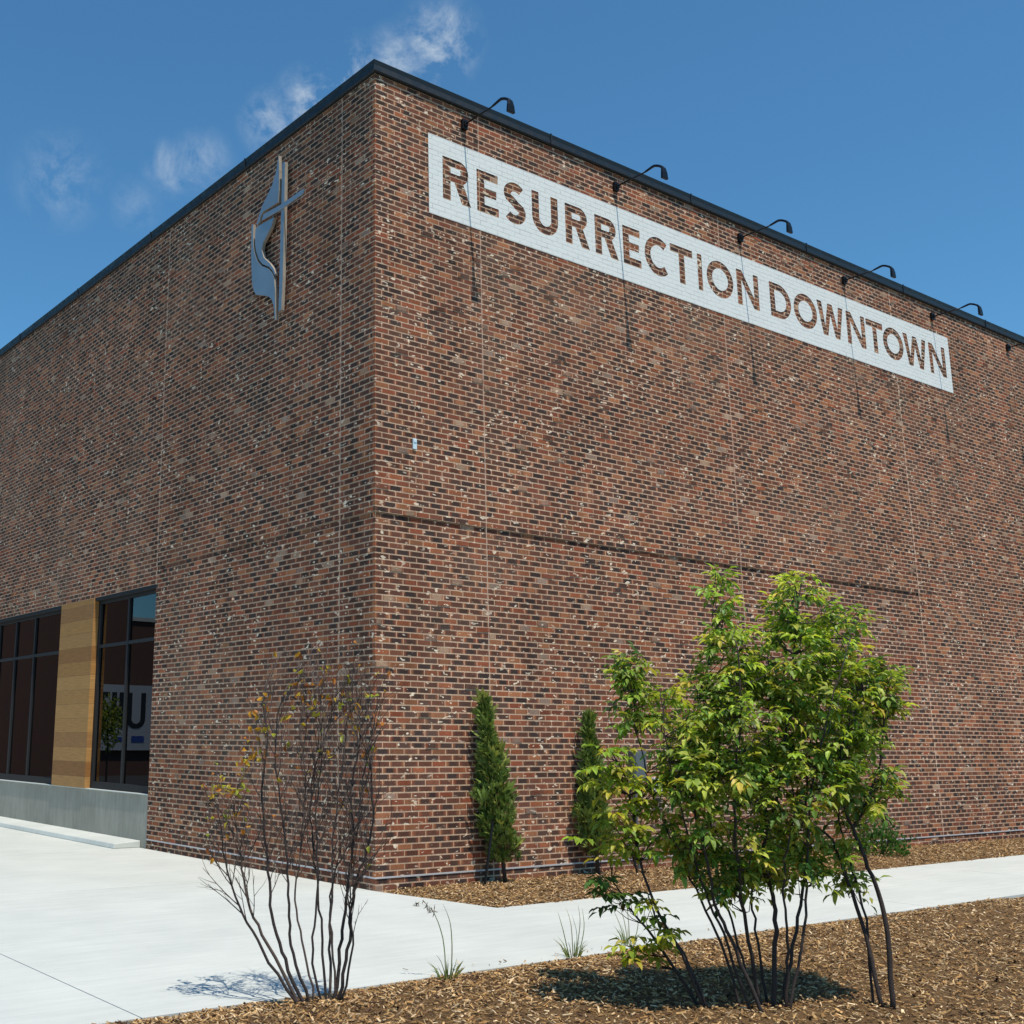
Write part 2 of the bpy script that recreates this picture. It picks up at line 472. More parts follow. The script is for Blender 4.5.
# ------------------------------------------------------------------ the brick building
B = empty('brick_building', (0, 0, -.13), 'tall brown and red brick building with a dark metal roof edge', 'building')
BW = .2032
DARK = [(.110, .050, .034), (.135, .057, .038), (.085, .045, .034), (.155, .064, .042), (.105, .056, .042), (.068, .040, .033), (.058, .038, .033)]
RED = [(.32, .088, .042), (.38, .118, .052), (.26, .078, .042), (.24, .088, .050), (.42, .160, .070), (.33, .130, .062), (.22, .080, .046)]
TAN = [(.40, .25, .16), (.34, .22, .15), (.30, .20, .15)]
MORT = (.58, .390, .262)
def lerp(a, b, t): return tuple(a[i] * (1 - t) + b[i] * t for i in range(3))
J_R = [1.721, 6.80, 11.755]
J_L = [.689, 5.46]
def brick_wall(P, S0, S1, c0, c1, joints, skip, recess, calm, tall=False):
    """P(s, z, d): s along the wall, z up, d outwards"""
    m = MB()
    for c in range(c0, c1):
        z0 = c * ROWH + .0084; z1 = (c + 1) * ROWH - .0084
        off = -BW / 2 if c % 2 == 0 else 0.0
        k = int(math.floor((S0 - off) / BW))
        while off + k * BW < S1:
            a = off + k * BW + .0062; b = off + (k + 1) * BW - .0062; k += 1
            if a < S0 + .02: a = S0
            b = min(b, S1)
            segs = [(a, b)]
            for j in joints:
                ns = []
                for (p, q) in segs:
                    if p < j < q: ns += [(p, j - .006), (j + .006, q)]
                    elif q > j - .006 and q <= j: ns.append((p, j - .006))
                    elif p < j + .006 and p >= j: ns.append((j + .006, q))
                    else: ns.append((p, q))
                segs = ns
            for (y0, y1, o0, o1) in skip:
                if z1 > o0 and z0 < o1:
                    ns = []
                    for (p, q) in segs:
                        if q <= y0 or p >= y1: ns.append((p, q))
                        else:
                            if p < y0: ns.append((p, y0))
                            if q > y1: ns.append((y1, q))
                    segs = ns
            for (p, q) in segs:
                if q - p < .02: continue
                L = q - p
                d = max(-.0008, min(.001, random.gauss(0, .0005))) - recess(c, (p + q) / 2); rot = random.gauss(0, .003)
                r = random.random()
                mid = random.choice(DARK); end = random.choice(RED)
                if r < .22: mid = lerp(end, mid, .25)
                elif r < .32: mid = lerp(random.choice(RED), mid, .3); end = lerp(end, random.choice(DARK), .6)
                elif r < .335: mid = random.choice(TAN); end = lerp(end, random.choice(TAN), .4)
                elif r < .46: end = lerp(end, mid, .7)
                e2 = lerp(end, random.choice(RED), .5)
                if random.random() < .3: e2 = lerp(mid, e2, .3)
                kk = random.uniform(.8, 1.22); mid = tuple(x * kk for x in mid)
                tilt = 0
                if not calm(p, q, z0) and random.random() < .022:
                    d = random.uniform(.005, .010) - recess(c, p); rot = random.gauss(0, .035); tilt = random.uniform(-.004, .004)
                    if random.random() < .4: mid = lerp(mid, random.choice(TAN), .7)
                cs, cz = (p + q) / 2, (z0 + z1) / 2
                vs = []; cols = []
                ww = (0, random.uniform(.12, .3), random.uniform(.68, .88), 1)
                for zi, z in enumerate((z0, z1)):
                    for wi, t in enumerate(ww):
                        s = p + L * t; ds = s - cs; dz = z - cz
                        vs.append(P(s - dz * rot, z + ds * rot, d + tilt * ds / L * 2))
                        cols.append((end, mid, mid, e2)[wi])
                D = -.045
                for (s, z) in ((p, z0), (q, z0), (q, z1), (p, z1)):
                    vs.append(P(s, z, D)); cols.append(end)
                m.add(vs, [(0, 1, 5, 4), (1, 2, 6, 5), (2, 3, 7, 6), (8, 9, 3, 2, 1, 0), (4, 5, 6, 7, 10, 11), (8, 0, 4, 11), (9, 10, 7, 3)], cols)
    return m
def calm_r(p, q, z): return .80 < q and p < 13.8 and 7.85 < z < 9.1
REC = 58
def rec_r(c, s): return .022 if c == REC and s < 11.755 else 0.0
def rec_l(c, s): return .010 if c == REC and s < 5.46 else 0.0
def mortar_strip(m, P, S0, S1, z0, z1, d):
    m.add([P(S0, z0, d), P(S1, z0, d), P(S1, z1, d), P(S0, z1, d)], [(0, 1, 2, 3)], MORT)
PR = lambda s, z, d: (s, -d, z)
PL = lambda s, z, d: (-d, s, z)
XR, YL = 24.0, 17.0
zb = -3 * ROWH; zt = 9.57
WY0, WY1, WZ0, WZ1 = 5.46, 16.0, -1.0, 55 * ROWH     # tall opening in the left wall
m = brick_wall(PR, 0, XR, -3, 141, J_R, [], rec_r, calm_r)
zr0, zr1 = REC * ROWH - .001, (REC + 1) * ROWH + .001
mortar_strip(m, PR, 0.002, XR, zb, zr0, -.0016)
mortar_strip(m, PR, 0.002, XR, zr1, zt, -.0016)
mortar_strip(m, PR, 0.002, 11.755, zr0, zr1, -.0245)
mortar_strip(m, PR, 11.755, XR, zr0, zr1, -.0016)
m.build('wall', M['brick'], B)['label'] = 'sunlit brick wall carrying the painted sign'
m = brick_wall(PL, .0452, YL, -3, 141, J_L, [(WY0, WY1, WZ0, WZ1)], rec_l, lambda p, q, z: False)
mortar_strip(m, PL, .0016, WY0 - .003, zb, zr0, -.0016)
mortar_strip(m, PL, .0016, WY0 - .003, zr1, zt, -.0016)
mortar_strip(m, PL, .0016, WY0 - .003, zr0, zr1, -.013)
mortar_strip(m, PL, WY0 - .003, YL, WZ1, zt, -.0016)
mortar_strip(m, PL, WY1, YL, zb, WZ1, -.0016)
# brick returns of the opening
m.add([(.0026, WY1, zb), (.2, WY1, zb), (.2, WY1, WZ1), (.0026, WY1, WZ1)], [(0, 1, 2, 3)], (.2, .1, .08))
m.add([(.0026, WY0 - .003, zb), (.2, WY0 - .003, zb), (.2, WY0 - .003, WZ1), (.0026, WY0 - .003, WZ1)], [(0, 1, 2, 3)], (.2, .1, .08))
m.build('wall', M['brick'], B)['label'] = 'shaded brick wall with the emblem and tall windows'
m = MB()
m.box((.0, 17.0, -.3), (24, 17.3, 9.5)); m.box((23.8, .03, -.3), (24.0, 16.99, 9.5))
m.build('rear_wall', M['facade'], B)
m = MB(); m.box((.06, .06, 9.3), (23.7, 16.9, 9.45)); m.build('roof', M['roof'], B)
# metal coping: fascia, drip edge and top, both sides of the corner
m = MB()
CT = 9.729
m.prism([(-.050, 9.585), (-.035, 9.572), (.001, 9.572), (.001, 9.60), (.40, 9.60), (.40, 9.69), (-.045, CT), (-.060, CT - .012), (-.046, 9.66), (-.046, 9.655)],
        lambda p: (p[0], p[0], p[1]), lambda p: (24.0, p[0], p[1]))
m.prism([(-.050, 9.585), (-.035, 9.572), (.001, 9.572), (.001, 9.60), (.40, 9.60), (.40, 9.69), (-.045, CT), (-.060, CT - .012), (-.046, 9.66), (-.046, 9.655)],
        lambda p: (p[0], p[0], p[1]), lambda p: (p[0], 17.3, p[1]))
for k in range(1, 8): m.box((3.05 * k - .012, -.0625, 9.571), (3.05 * k + .012, -.047, CT + .0025))
for k in range(1, 6): m.box((-.0625, 3.05 * k - .012, 9.571), (-.047, 3.05 * k + .012, CT + .0025))
m.build('roof_coping', M['coping'], B)
# flashing line low on the wall
m = MB()
m.box((-.010, -.010, -.007), (24, .003, .010)); m.box((-.0102, .0031, -.007), (.003, WY0 - .02, .010))
m.build('flashing_strip', M['flash'], B)
for j in J_R:
    m = MB(); m.box((j - .0055, .0004, -.16), (j + .0055, .012, 7.93)); 
    m.box((j - .0055, .0004, 9.05), (j + .0055, .012, 9.57))
    m.build('control_joint', M['seal'], B)
for j, za in zip(J_L, (-.16, WZ1 + .01)):
    m = MB(); m.box((.0004, j - .0055, za), (.012, j + .0055, 9.57)); m.build('control_joint', M['seal'], B)
m = MB(); m.box((.004, WY0, WZ1 - .055), (.16, WY1, WZ1 - .002)); m.build('lintel', M['frame'], B)
# concrete upstand with its cap
m = MB(); m.box((.012, WY0 + .001, -.3), (.30, WY1 - .001, .615)); m.build('concrete_base', M['concwall'], B, bevel=.006)
m = MB(); m.box((-.006, WY0 + .004, .617), (.112, WY1 - .004, .632)); m.build('window_sill', M['conc'], B)
# interior box so glass shows a dark room
m = MB()
m.box((2.6, 5.0, -.2), (2.65, 16.5, 3.9)); m.box((.2, 5.0, 3.82), (2.6, 16.5, 3.9)); m.box((.31, 5.0, -.2), (2.6, 5.05, 3.8)); m.box((.31, 5.06, -.1), (2.59, 16.4, .0))
m.build('room_interior', M['dark'], B)
def window(y0, y1, mull, trans):
    w_ = MB()
    z0, z1 = .634, WZ1 - .057
    t = .05; x0, x1 = .075, .145
    w_.box((x0, y0, z0), (x1, y1, z0 + .11)); w_.box((x0, y0, z1 - .05), (x1, y1, z1))
    w_.box((x0, y0, z0 + .11), (x1, y0 + .045, z1 - .05)); w_.box((x0, y1 - .10, z0 + .11), (x1, y1, z1 - .05))
    f = w_.build('window', M['frame'], B, bevel=.003)
    a = MB()
    for mu in mull: a.box((x0 + .002, mu - .032, z0 + .111), (x1 - .002, mu + .032, z1 - .051))
    a.build('mullion', M['frame'], f); b = MB()
    ed = [y0 + .046] + [q for mu in mull for q in (mu - .033, mu + .033)] + [y1 - .101]
    for i in range(0, len(ed), 2): b.box((x0 + .004, ed[i], trans - .025), (x1 - .004, ed[i + 1], trans + .025))
    b.build('transom', simple('grey_transom', (.014, .015, .017), .7, .0, .1), f)
    p = MB(); p.box((.108, y0 + .046, z0 + .111), (.112, y1 - .101, z1 - .051)); p.build('glass', M['glass'], f)
window(WY0 + .002, 7.72, [6.56], 2.92)
window(9.14, 12.6, [10.6, 11.6], 2.92)
window(12.62, 15.98, [13.7, 14.8], 2.92)
m = MB(); m.box((-.014, 7.725, .633), (.17, 9.135, WZ1 - .004)); m.build('wood_panel', M['wood'], B)
# small concrete kerb at the foot of the windows
m = MB(); m.prism([(-.42, -.129), (.010, -.129), (.010, -.03), (-.40, -.06)], lambda p: (p[0], 5.66, p[1]), lambda p: (p[0], 15.9, p[1]))
tag(m.build('kerb', M['conc'], bevel=.01), 'low pale concrete kerb at the foot of the dark windows', 'kerb')

# ------------------------------------------------------------------ painted sign with the letters left in bare brick
def stroke(pts, t):
    L, Rr = [], []
    n = len(pts)
    for i in range(n):
        a = Vector(pts[max(0, i - 1)]); b = Vector(pts[min(n - 1, i + 1)]); d = (b - a).normalized(); nn = Vector((-d.y, d.x))
        p = Vector(pts[i]); L.append(tuple(p + nn * t / 2)); Rr.append(tuple(p - nn * t / 2))
    return L + Rr[::-1]
def arc(cx, cy, rx, ry, a0, a1, n=14):
    return [(cx + rx * math.cos(math.radians(a0 + (a1 - a0) * i / n)), cy + ry * math.sin(math.radians(a0 + (a1 - a0) * i / n))) for i in range(n + 1)]
def glyph(c, w_, h, t):
    if c == 'I': return [[(0, 0), (w_, 0), (w_, h), (0, h)]]
    if c == 'E': return [[(0, 0), (w_, 0), (w_, t * .9), (t, t * .9), (t, h * .5 - t * .42), (w_ * .90, h * .5 - t * .42), (w_ * .90, h * .5 + t * .46), (t, h * .5 + t * .46), (t, h - t * .9), (w_ * .98, h - t * .9), (w_ * .98, h), (0, h)]]
    if c == 'T': return [[(w_ / 2 - t / 2, 0), (w_ / 2 + t / 2, 0), (w_ / 2 + t / 2, h - t * .92), (w_, h - t * .92), (w_, h), (0, h), (0, h - t * .92), (w_ / 2 - t / 2, h - t * .92)]]
    if c == 'H': return [[(0, 0), (t, 0), (t, h * .43), (w_ - t, h * .43), (w_ - t, 0), (w_, 0), (w_, h), (w_ - t, h), (w_ - t, h * .57), (t, h * .57), (t, h), (0, h)]]
    if c == 'N':
        t2 = t * .93
        return [[(0, 0), (t2, 0), (t2, h * .70), (w_ - t2 * 1.12, 0), (w_, 0), (w_, h), (w_ - t2, h), (w_ - t2, h * .30), (t2 * 1.12, h), (0, h)]]
    if c == 'W':
        k = t * 1.02; a = w_ * .265; b = w_ * .735; mid = w_ / 2
        return [[(0, h), (a - k * .48, 0), (a + k * .52, 0), (mid, h * .64), (b - k * .52, 0), (b + k * .48, 0), (w_, h), (w_ - k, h), (b - .0 * k, h * .30),
                 (mid + k * .48, h), (mid - k * .48, h), (a + .0 * k, h * .30), (k, h)]]
    if c == 'U':
        r = w_ / 2
        o = [(0, h)] + arc(r, r * .92, r, r * .92, 180, 360) + [(w_, h), (w_ - t, h)]
        i = arc(r, r * .92, r - t, r * .92 - t * .92, 360, 180)
        return [o + i + [(t, h)]]
    if c == 'O':
        return [arc(w_ / 2, h / 2, w_ / 2, h / 2 * 1.02, 0, 360, 36)[:-1], arc(w_ / 2, h / 2, w_ / 2 - t, h / 2 * 1.02 - t * .92, 0, 360, 36)[:-1]]
    if c == 'D':
        r = w_ * .58
        return [[(0, 0)] + arc(w_ - r, h / 2, r, h / 2, -90, 90, 18) + [(0, h)],
                [(t, t * .9)] + arc(w_ - r, h / 2, r - t, h / 2 - t * .9, -90, 90, 18) + [(t, h - t * .9)]]
    if c == 'R':
        rr = h * .27; bw = w_ * .93; cy = h - rr
        o = [(0, 0), (t, 0), (t, h - 2 * rr + .0 * t), (w_ * .42, h - 2 * rr), (w_ - t * 1.12, 0), (w_ + .01, 0), (w_ * .42 + t * 1.12, h - 2 * rr + t * .12)]
        o += arc(bw - rr, cy, rr, rr, -62, 90, 12) + [(0, h)]
        i = [(t, h - 2 * rr + t * .88)] + arc(bw - rr, cy, rr - t * .98, rr - t * .88, -90, 90, 10) + [(t, h - t * .88)]
        return [o, i]
    if c == 'C':
        rx = w_ * .56 - t / 2; ry = h / 2 * 1.02 - t * .46
        return [stroke(arc(w_ * .56, h / 2, rx, ry, 48, 312, 26), t * .96)]
    if c == 'S':
        rx = w_ / 2 - t * .5; r1 = (h - t * .92) * .25; cx = w_ / 2; yt = h - t * .46 - r1; yb = t * .46 + r1
        top = arc(cx + .02 * w_, yt, rx * .98, r1, 38, 205, 12)
        bot = arc(cx - .02 * w_, yb, rx, r1, 25, -145, 12)
        return [stroke(top + [(cx - rx * .35, h / 2 + r1 * .28), (cx + rx * .35, h / 2 - r1 * .28)] + bot, t * .96)]
SH, ST = .596, .135
row = [('R', 1.088, .475), ('E', 1.675, .385), ('S', 2.145, .425), ('U', 2.68, .50), ('R', 3.325, .475), ('R', 3.925, .475), ('E', 4.515, .385),
       ('C', 4.985, .555), ('T', 5.575, .525), ('I', 6.215, .108), ('O', 6.43, .66), ('N', 7.185, .565),
       ('D', 8.05, .575), ('O', 8.70, .665), ('W', 9.385, .775), ('N', 10.255, .575), ('T', 10.875, .535), ('O', 11.40, .675), ('W', 12.09, .79), ('N', 12.975, .585)]
def outline_sheet(loops, ext, name):
    cu = bpy.data.curves.new(name, 'CURVE'); cu.dimensions = '2D'; cu.fill_mode = 'BOTH'; cu.extrude = ext
    for lp in loops:
        sp = cu.splines.new('POLY'); sp.points.add(len(lp) - 1)
        for i, (x, y) in enumerate(lp): sp.points[i].co = (x, y, 0, 1)
        sp.use_cyclic_u = True
    o = bpy.data.objects.new(name + '_tmp', cu); COL.objects.link(o)
    bpy.context.view_layer.update()
    dg = bpy.context.evaluated_depsgraph_get()
    me = bpy.data.meshes.new_from_object(o.evaluated_get(dg))
    bpy.data.objects.remove(o); me.name = name
    return me
loops = [[(.855, 7.937), (13.733, 7.937), (13.733, 9.042), (.855, 9.042)]]
for c, x, wd in row:
    for lp in glyph(c, wd, SH, ST):
        loops.append([(x + a, 8.200 + b) for a, b in lp])
me = outline_sheet(loops, .0014, 'painted_sign')
me.transform(Matrix.Translation((0, -.0040, 0)) @ Matrix.Rotation(math.pi / 2, 4, 'X'))
me.materials.clear(); me.materials.append(M['paint'])
so = bpy.data.objects.new('painted_sign', me); COL.objects.link(so)
tag(so, 'long white painted band on the brick with RESURRECTION DOWNTOWN left in bare brick', 'sign')

# ------------------------------------------------------------------ cross and flame emblem
em = empty('wall_emblem', (-.1, 2.2, 8.2), 'grey metal cross with a flame fixed high on the shaded brick wall', 'emblem')
XF, XB = -.098, -.050
def plate(name, poly, xf=XF, xb=XB, parent=em):
    mb = MB()
    pts = [on_x(u, v, xf) for u, v in poly]
    P2 = [(p.y, p.z) for p in pts]
    n_ = len(P2)
    vs = [(xf, a, b) for a, b in P2] + [(xb, a, b) for a, b in P2]
    fs = [tuple(range(n_))]
    mi = [0]
    for i in range(n_): fs.append((i, i + n_, (i + 1) % n_ + n_, (i + 1) % n_)); mi.append(1)
    fs.append(tuple(range(2 * n_ - 1, n_ - 1, -1))); mi.append(0)
    mb.add(vs, fs); mb.m = mi
    return mb.build(name, [M['steel'], M['steelside']], parent)
A1 = [(278.6, 155.5), (279.0, 170), (278.9, 190), (278.0, 202.3), (270, 207.5), (262.8, 212.0), (260.6, 216.5), (259.6, 221.5), (257.4, 224.6), (256.2, 224), (257.6, 220), (259.2, 214.5), (262, 206), (268, 194), (272.5, 184), (276.2, 171)]
A2 = [(258, 226.0), (274, 217.2), (271.5, 226), (266.5, 236), (263, 243), (261.7, 250), (263.6, 257.5), (269.5, 263), (273.6, 268.5), (275.4, 273.5), (274.6, 275.5), (272.6, 271), (269, 266.8), (262.5, 264.2), (258.8, 259.5), (256.4, 252), (255.2, 246), (255.0, 236), (255.6, 229)]
A3 = [(251.6, 224.0), (253.2, 224.4), (253.0, 236), (253.3, 247), (255.0, 254.5), (257.6, 261.4), (261.6, 266), (267.8, 268.2), (271.6, 272.2), (274.0, 277.4), (275.0, 290), (275.3, 305), (275.6, 319.5), (274.7, 319.5), (273.6, 306), (271.4, 299), (268, 296.2), (262, 295.2), (256, 294.8), (253.4, 290), (252.0, 282), (251.2, 262), (251.2, 240)]
plate('flame', A1); plate('flame', A2); plate('flame', A3)
post = [(282.4, 162.6), (285.0, 161.6), (284.4, 200), (283.6, 240), (282.6, 280), (281.2, 309.5), (278.4, 311.5), (279.3, 280), (280.3, 240), (281.4, 200)]
arm = [(263.4, 214.2), (281, 204.3), (304.2, 188.2), (303.0, 193.6), (281, 209.6), (261.6, 220.6)]
plate('cross_post', post)
plate('cross_arm', arm, XF - .012, XF - .001)
mb = MB()
for (y_, z_) in ((2.02, 9.0), (2.02, 7.5), (2.55, 7.9), (2.45, 8.75), (2.02, 8.2)):
    mb = MB(); mb.tube([(.0, y_, z_), (XB + .004, y_, z_)], .012, 6); mb.build('standoff', M['black'], em)

# ------------------------------------------------------------------ sign lights
LABS = ['black arm lamp on the parapet above the first R of RESURRECTION', 'black arm lamp on the parapet above the E C of RESURRECTION',
        'black arm lamp on the parapet above the gap between the two sign words', 'black arm lamp on the parapet above the middle of DOWNTOWN',
        'black arm lamp on the parapet above the last letters of DOWNTOWN']
def make_lamp(x):
    r = empty('sign_lamp', (x, 0, 9.345))
    Z = 9.345
    a = MB(); a.box((x - .045, -.05, Z - .07), (x + .045, -.002, Z + .07))
    a.box((x - .03, -.075, Z - .035), (x + .03, -.051, Z + .035)); a.build('mount', M['black'], r, bevel=.006)
    a = MB(); a.tube([(x, -.07, Z), (x, -.3, Z + .004), (x, -.56, Z + .006)], .0115, 8); a.build('arm', M['black'], r, smooth=True)
    # hooded head: a bent profile
    cl = [(-.53, .006), (-.58, .012), (-.68, .030), (-.72, .032), (-.78, .008), (-.845, -.035), (-.872, -.075), (-.880, -.14), (-.882, -.235)]
    th = [.009, .014, .016, .016, .016, .016, .018, .020, .020]; wd = [.016, .022, .026, .03, .036, .05, .07, .10, .12]
    a = MB(); vs = []; fs = []
    for i, (y, z) in enumerate(cl):
        p0 = Vector(cl[max(0, i - 1)]); p1 = Vector(cl[min(len(cl) - 1, i + 1)]); d = (p1 - p0).normalized(); nn = Vector((-d.y, d.x)) * th[i]
        for sx, sn in ((-1, -1), (1, -1), (1, 1), (-1, 1)):
            vs.append((x + sx * wd[i] / 2, y + nn.x * sn, Z + z + nn.y * sn))
    for i in range(len(cl) - 1):
        for k in range(4): fs.append((i * 4 + k, i * 4 + (k + 1) % 4, i * 4 + 4 + (k + 1) % 4, i * 4 + 4 + k))
    fs.append((0, 3, 2, 1)); e = (len(cl) - 1) * 4; fs.append((e, e + 1, e + 2, e + 3))
    a.add(vs, fs); a.build('lamp_head', M['black'], r, bevel=.006)
    return r
l0 = make_lamp(1.457)
tag(l0, LABS[0], 'lamp', 'arm lamps lighting the painted sign')
for i in range(1, 6):
    o = l0.copy(); COL.objects.link(o); o.location = (1.457 + 2.938 * i, 0, 9.345)
    for c in l0.children:
        k = c.copy(); COL.objects.link(k); k.parent = o
    if i < 5: o['label'] = LABS[i]
    else:
        o['label'] = 'black arm lamp on the parapet beyond the right end of the painted sign'

# ------------------------------------------------------------------ small fittings on the sunlit wall
m = MB(); m.box((.555, -.022, 4.82), (.612, -.002, 4.95)); m.box((.562, -.030, 4.90), (.605, -.0225, 4.94))
tag(m.build('sensor_plate', simple('pale_blue_plastic', (.62, .76, .82), .4, 0, .05), bevel=.004), 'small pale blue plate on the bare brick below the sign', 'wall plate')
eb = empty('electrical_box', (4.2, 0, -.1), 'grey electrical box with a conduit on the brick behind the leafy shrub', 'electrical box')
m = MB(); m.box((4.08, -.13, .98), (4.32, -.002, 1.34)); m.build('box', M['greybox'], eb, bevel=.008)
m = MB(); m.box((4.095, -.142, .995), (4.305, -.1305, 1.325)); m.box((4.27, -.155, 1.12), (4.285, -.1425, 1.18)); m.build('cover', M['greybox'], eb, bevel=.004)
m = MB(); m.tube([(4.17, -.05, .978), (4.17, -.05, .4), (4.17, -.05, -.14)], .017, 8); m.box((4.13, -.035, .5), (4.21, -.002, .53)); m.build('conduit', M['greybox'], eb)
m = MB(); m.box((4.55, -.05, .84), (4.72, -.002, 1.0)); m.prism([(4.54, .82), (4.73, .82), (4.71, .88), (4.56, .88)], lambda p: (p[0], -.10, p[1]), lambda p: (p[0], -.051, p[1]))
tag(m.build('outlet_cover', M['whitep'], bevel=.008), 'small white hooded cover on the brick right of the grey electrical box', 'outlet cover')

# ------------------------------------------------------------------ plants
def leaflet(mb, p, d, up, L, W, col, fold=.25, droop=.25):
    side = d.cross(up)
    if side.length < 1e-4: side = Vector((1, 0, 0))
    side.normalize(); nn = side.cross(d).normalized()
    m1 = p + d * L * .38; m2 = p + d * L * .75 - nn * L * droop * .4; tip = p + d * L - nn * L * droop
    vs = [p, m1 + side * W * .5 + nn * W * fold, m1, m1 - side * W * .5 + nn * W * fold,
          m2 + side * W * .33 + nn * W * fold * .6, m2, m2 - side * W * .33 + nn * W * fold * .6, tip]
    fs = [(0, 1, 2), (0, 2, 3), (1, 4, 5, 2), (2, 5, 6, 3), (4, 7, 5), (5, 7, 6)]
    mb.add(vs, fs, col)
def rv(): 
    v = Vector((random.gauss(0, 1), random.gauss(0, 1), random.gauss(0, 1))); return v.normalized()
def nearest(stems, p):
    best = None
    for s in stems:
        for i, q in enumerate(s):
            dd = (q - p).length + max(0, q.z - p.z + .1) * 1.6
            if best is None or dd < best[0]: best = (dd, q)
    return best[1]
def subdiv(pts, n=5, wob=.012):
    outp = []
    for i in range(len(pts) - 1):
        p0 = pts[max(0, i - 1)]; p1 = pts[i]; p2 = pts[i + 1]; p3 = pts[min(len(pts) - 1, i + 2)]
        for k in range(n):
            t = k / n
            q = .5 * ((2 * p1) + (p2 - p0) * t + (2 * p0 - 5 * p1 + 4 * p2 - p3) * t * t + (3 * p1 - p0 - 3 * p2 + p3) * t ** 3)
            outp.append(q + rv() * wob * (0 if (i == 0 and k == 0) else 1))
    outp.append(pts[-1]); return outp

# green leafy shrub
HD = Vector((FV.x, FV.y, 0)).normalized()          # horizontal direction into the view, used to place plants in depth
def at_depth(u, v, dist):
    """world point seen along a direction of the photo, `dist` metres into the scene"""
    d = ray(u, v); return CAM + d * (dist / (d.dot(HD)))
base_ref = on_z(768, 1012, -.12)
D0 = (base_ref - CAM).dot(HD)
GREEN = [(.28, .37, .055), (.19, .28, .045), (.36, .44, .07), (.11, .19, .035), (.44, .49, .08), (.22, .32, .05), (.14, .23, .04), (.07, .13, .028), (.40, .42, .07)]
shrub = empty('leafy_shrub', base_ref, 'big green leafy multi-stemmed shrub in front of the sunlit brick wall', 'shrub')
stems_px = [
    [(742, 1016, 0), (722, 945, 0), (696, 890, .0), (672, 840, .05), (650, 785, .1), (635, 720, .15), (628, 655, .15)],
    [(750, 1016, -.1), (728, 945, -.1), (704, 890, -.15), (684, 820, -.2), (668, 750, -.2), (660, 690, -.2)],
    [(756, 1016, .1), (738, 945, .1), (720, 880, .15), (706, 800, .15), (698, 720, .1), (710, 650, .1), (716, 572, .1)],
    [(762, 1016, 0), (748, 940, -.05), (738, 870, -.2), (735, 790, -.3), (742, 700, -.3), (735, 640, -.3)],
    [(768, 1018, .1), (756, 930, .1), (752, 880, .2), (762, 800, .3), (770, 710, .3), (765, 620, .25)],
    [(774, 1016, 0), (776, 930, 0), (772, 890, 0), (764, 850, -.05), (778, 790, -.1), (788, 720, -.1), (795, 640, -.1), (803, 575, 0)],
    [(782, 1016, .1), (796, 930, .1), (806, 870, .15), (806, 790, .2), (815, 720, .25), (825, 650, .25), (835, 600, .2)],
    [(790, 1016, -.1), (804, 930, -.1), (807, 860, -.1), (812, 790, -.2), (824, 730, -.3), (838, 680, -.3), (850, 640, -.25)],
    [(872, 1000, .1), (866, 920, .1), (850, 860, .15), (838, 815, .2), (850, 760, .2), (866, 715, .2), (872, 670, .2)],
    [(892, 1000, 0), (884, 915, 0), (868, 868, .0), (852, 828, .0), (838, 780, -.05), (848, 730, -.1), (864, 690, -.1)],
    [(852, 828, .0), (868, 800, 0), (880, 760, 0), (884, 720, 0), (888, 690, .05)],
    [(882, 1000, .05), (862, 920, .1), (842, 868, .1), (830, 838, .1), (800, 812, .15), (790, 770, .2)],
    [(764, 1014, -.15), (735, 950, -.15), (716, 905, -.2), (705, 850, -.25), (690, 800, -.2), (668, 770, -.2)],
    [(786, 1014, -.05), (788, 950, -.1), (784, 900, -.15), (786, 850, -.2), (800, 800, -.2)],
]
def ground_it(p): return Vector((p.x, p.y, h_front(p.x, min(p.y, -3.8)) - .02))
stems = []
for s in stems_px:
    pts = [at_depth(u, v, D0 + dd) for u, v, dd in s]
    stems.append(pts)
stem_lines = []
for i, pts in enumerate(stems):
    if i != 10:
        q = ground_it(pts[0]); pts = [q] + pts[1:]
    sp = subdiv(pts, 5, .008)
    stem_lines.append(sp)
    mb = MB(); r0 = random.uniform(.009, .0155) * (1.3 if i in (5, 9) else 1); n_ = len(sp)
    mb.tube(sp, [r0 * (1 - .75 * k / n_) for k in range(n_)], 6)
    mb.build('stem', M['bark'], shrub, smooth=True)
# crown volume: overlapping ellipsoids (px centre, px radii, depth offset and depth radius)
blobs = [(716, 598, 17, 32, .1, .1, 8), (735, 660, 34, 40, 0, .3, 20), (803, 603, 32, 34, 0, .25, 16), (835, 625, 30, 34, .1, .25, 13), (790, 660, 50, 46, 0, .4, 36),
         (700, 705, 44, 40, 0, .4, 30), (636, 690, 18, 44, .15, .15, 14), (760, 720, 58, 55, 0, .5, 48), (835, 700, 46, 50, .05, .4, 34), (874, 685, 22, 34, .1, .2, 10),
         (720, 775, 58, 42, -.1, .45, 38), (800, 780, 56, 48, 0, .45, 40), (862, 765, 30, 44, .1, .3, 16), (700, 825, 36, 34, -.1, .3, 15), (765, 838, 62, 30, 0, .35, 20), (858, 805, 28, 26, .1, .25, 6),
         (690, 760, 34, 50, 0, .3, 18), (625, 668, 10, 14, .15, .08, 4), (893, 690, 10, 18, 0, .1, 3), (886, 780, 14, 18, 0, .1, 3), (852, 880, 16, 10, .1, .1, 3), (715, 885, 14, 14, 0, .15, 3), (690, 855, 26, 22, -.05, .2, 7), (735, 875, 28, 22, 0, .25, 10), (790, 862, 38, 20, 0, .25, 12), (842, 850, 18, 20, .1, .2, 4), (830, 740, 50, 50, 0, .4, 14)]
fol = MB(); tw = MB()
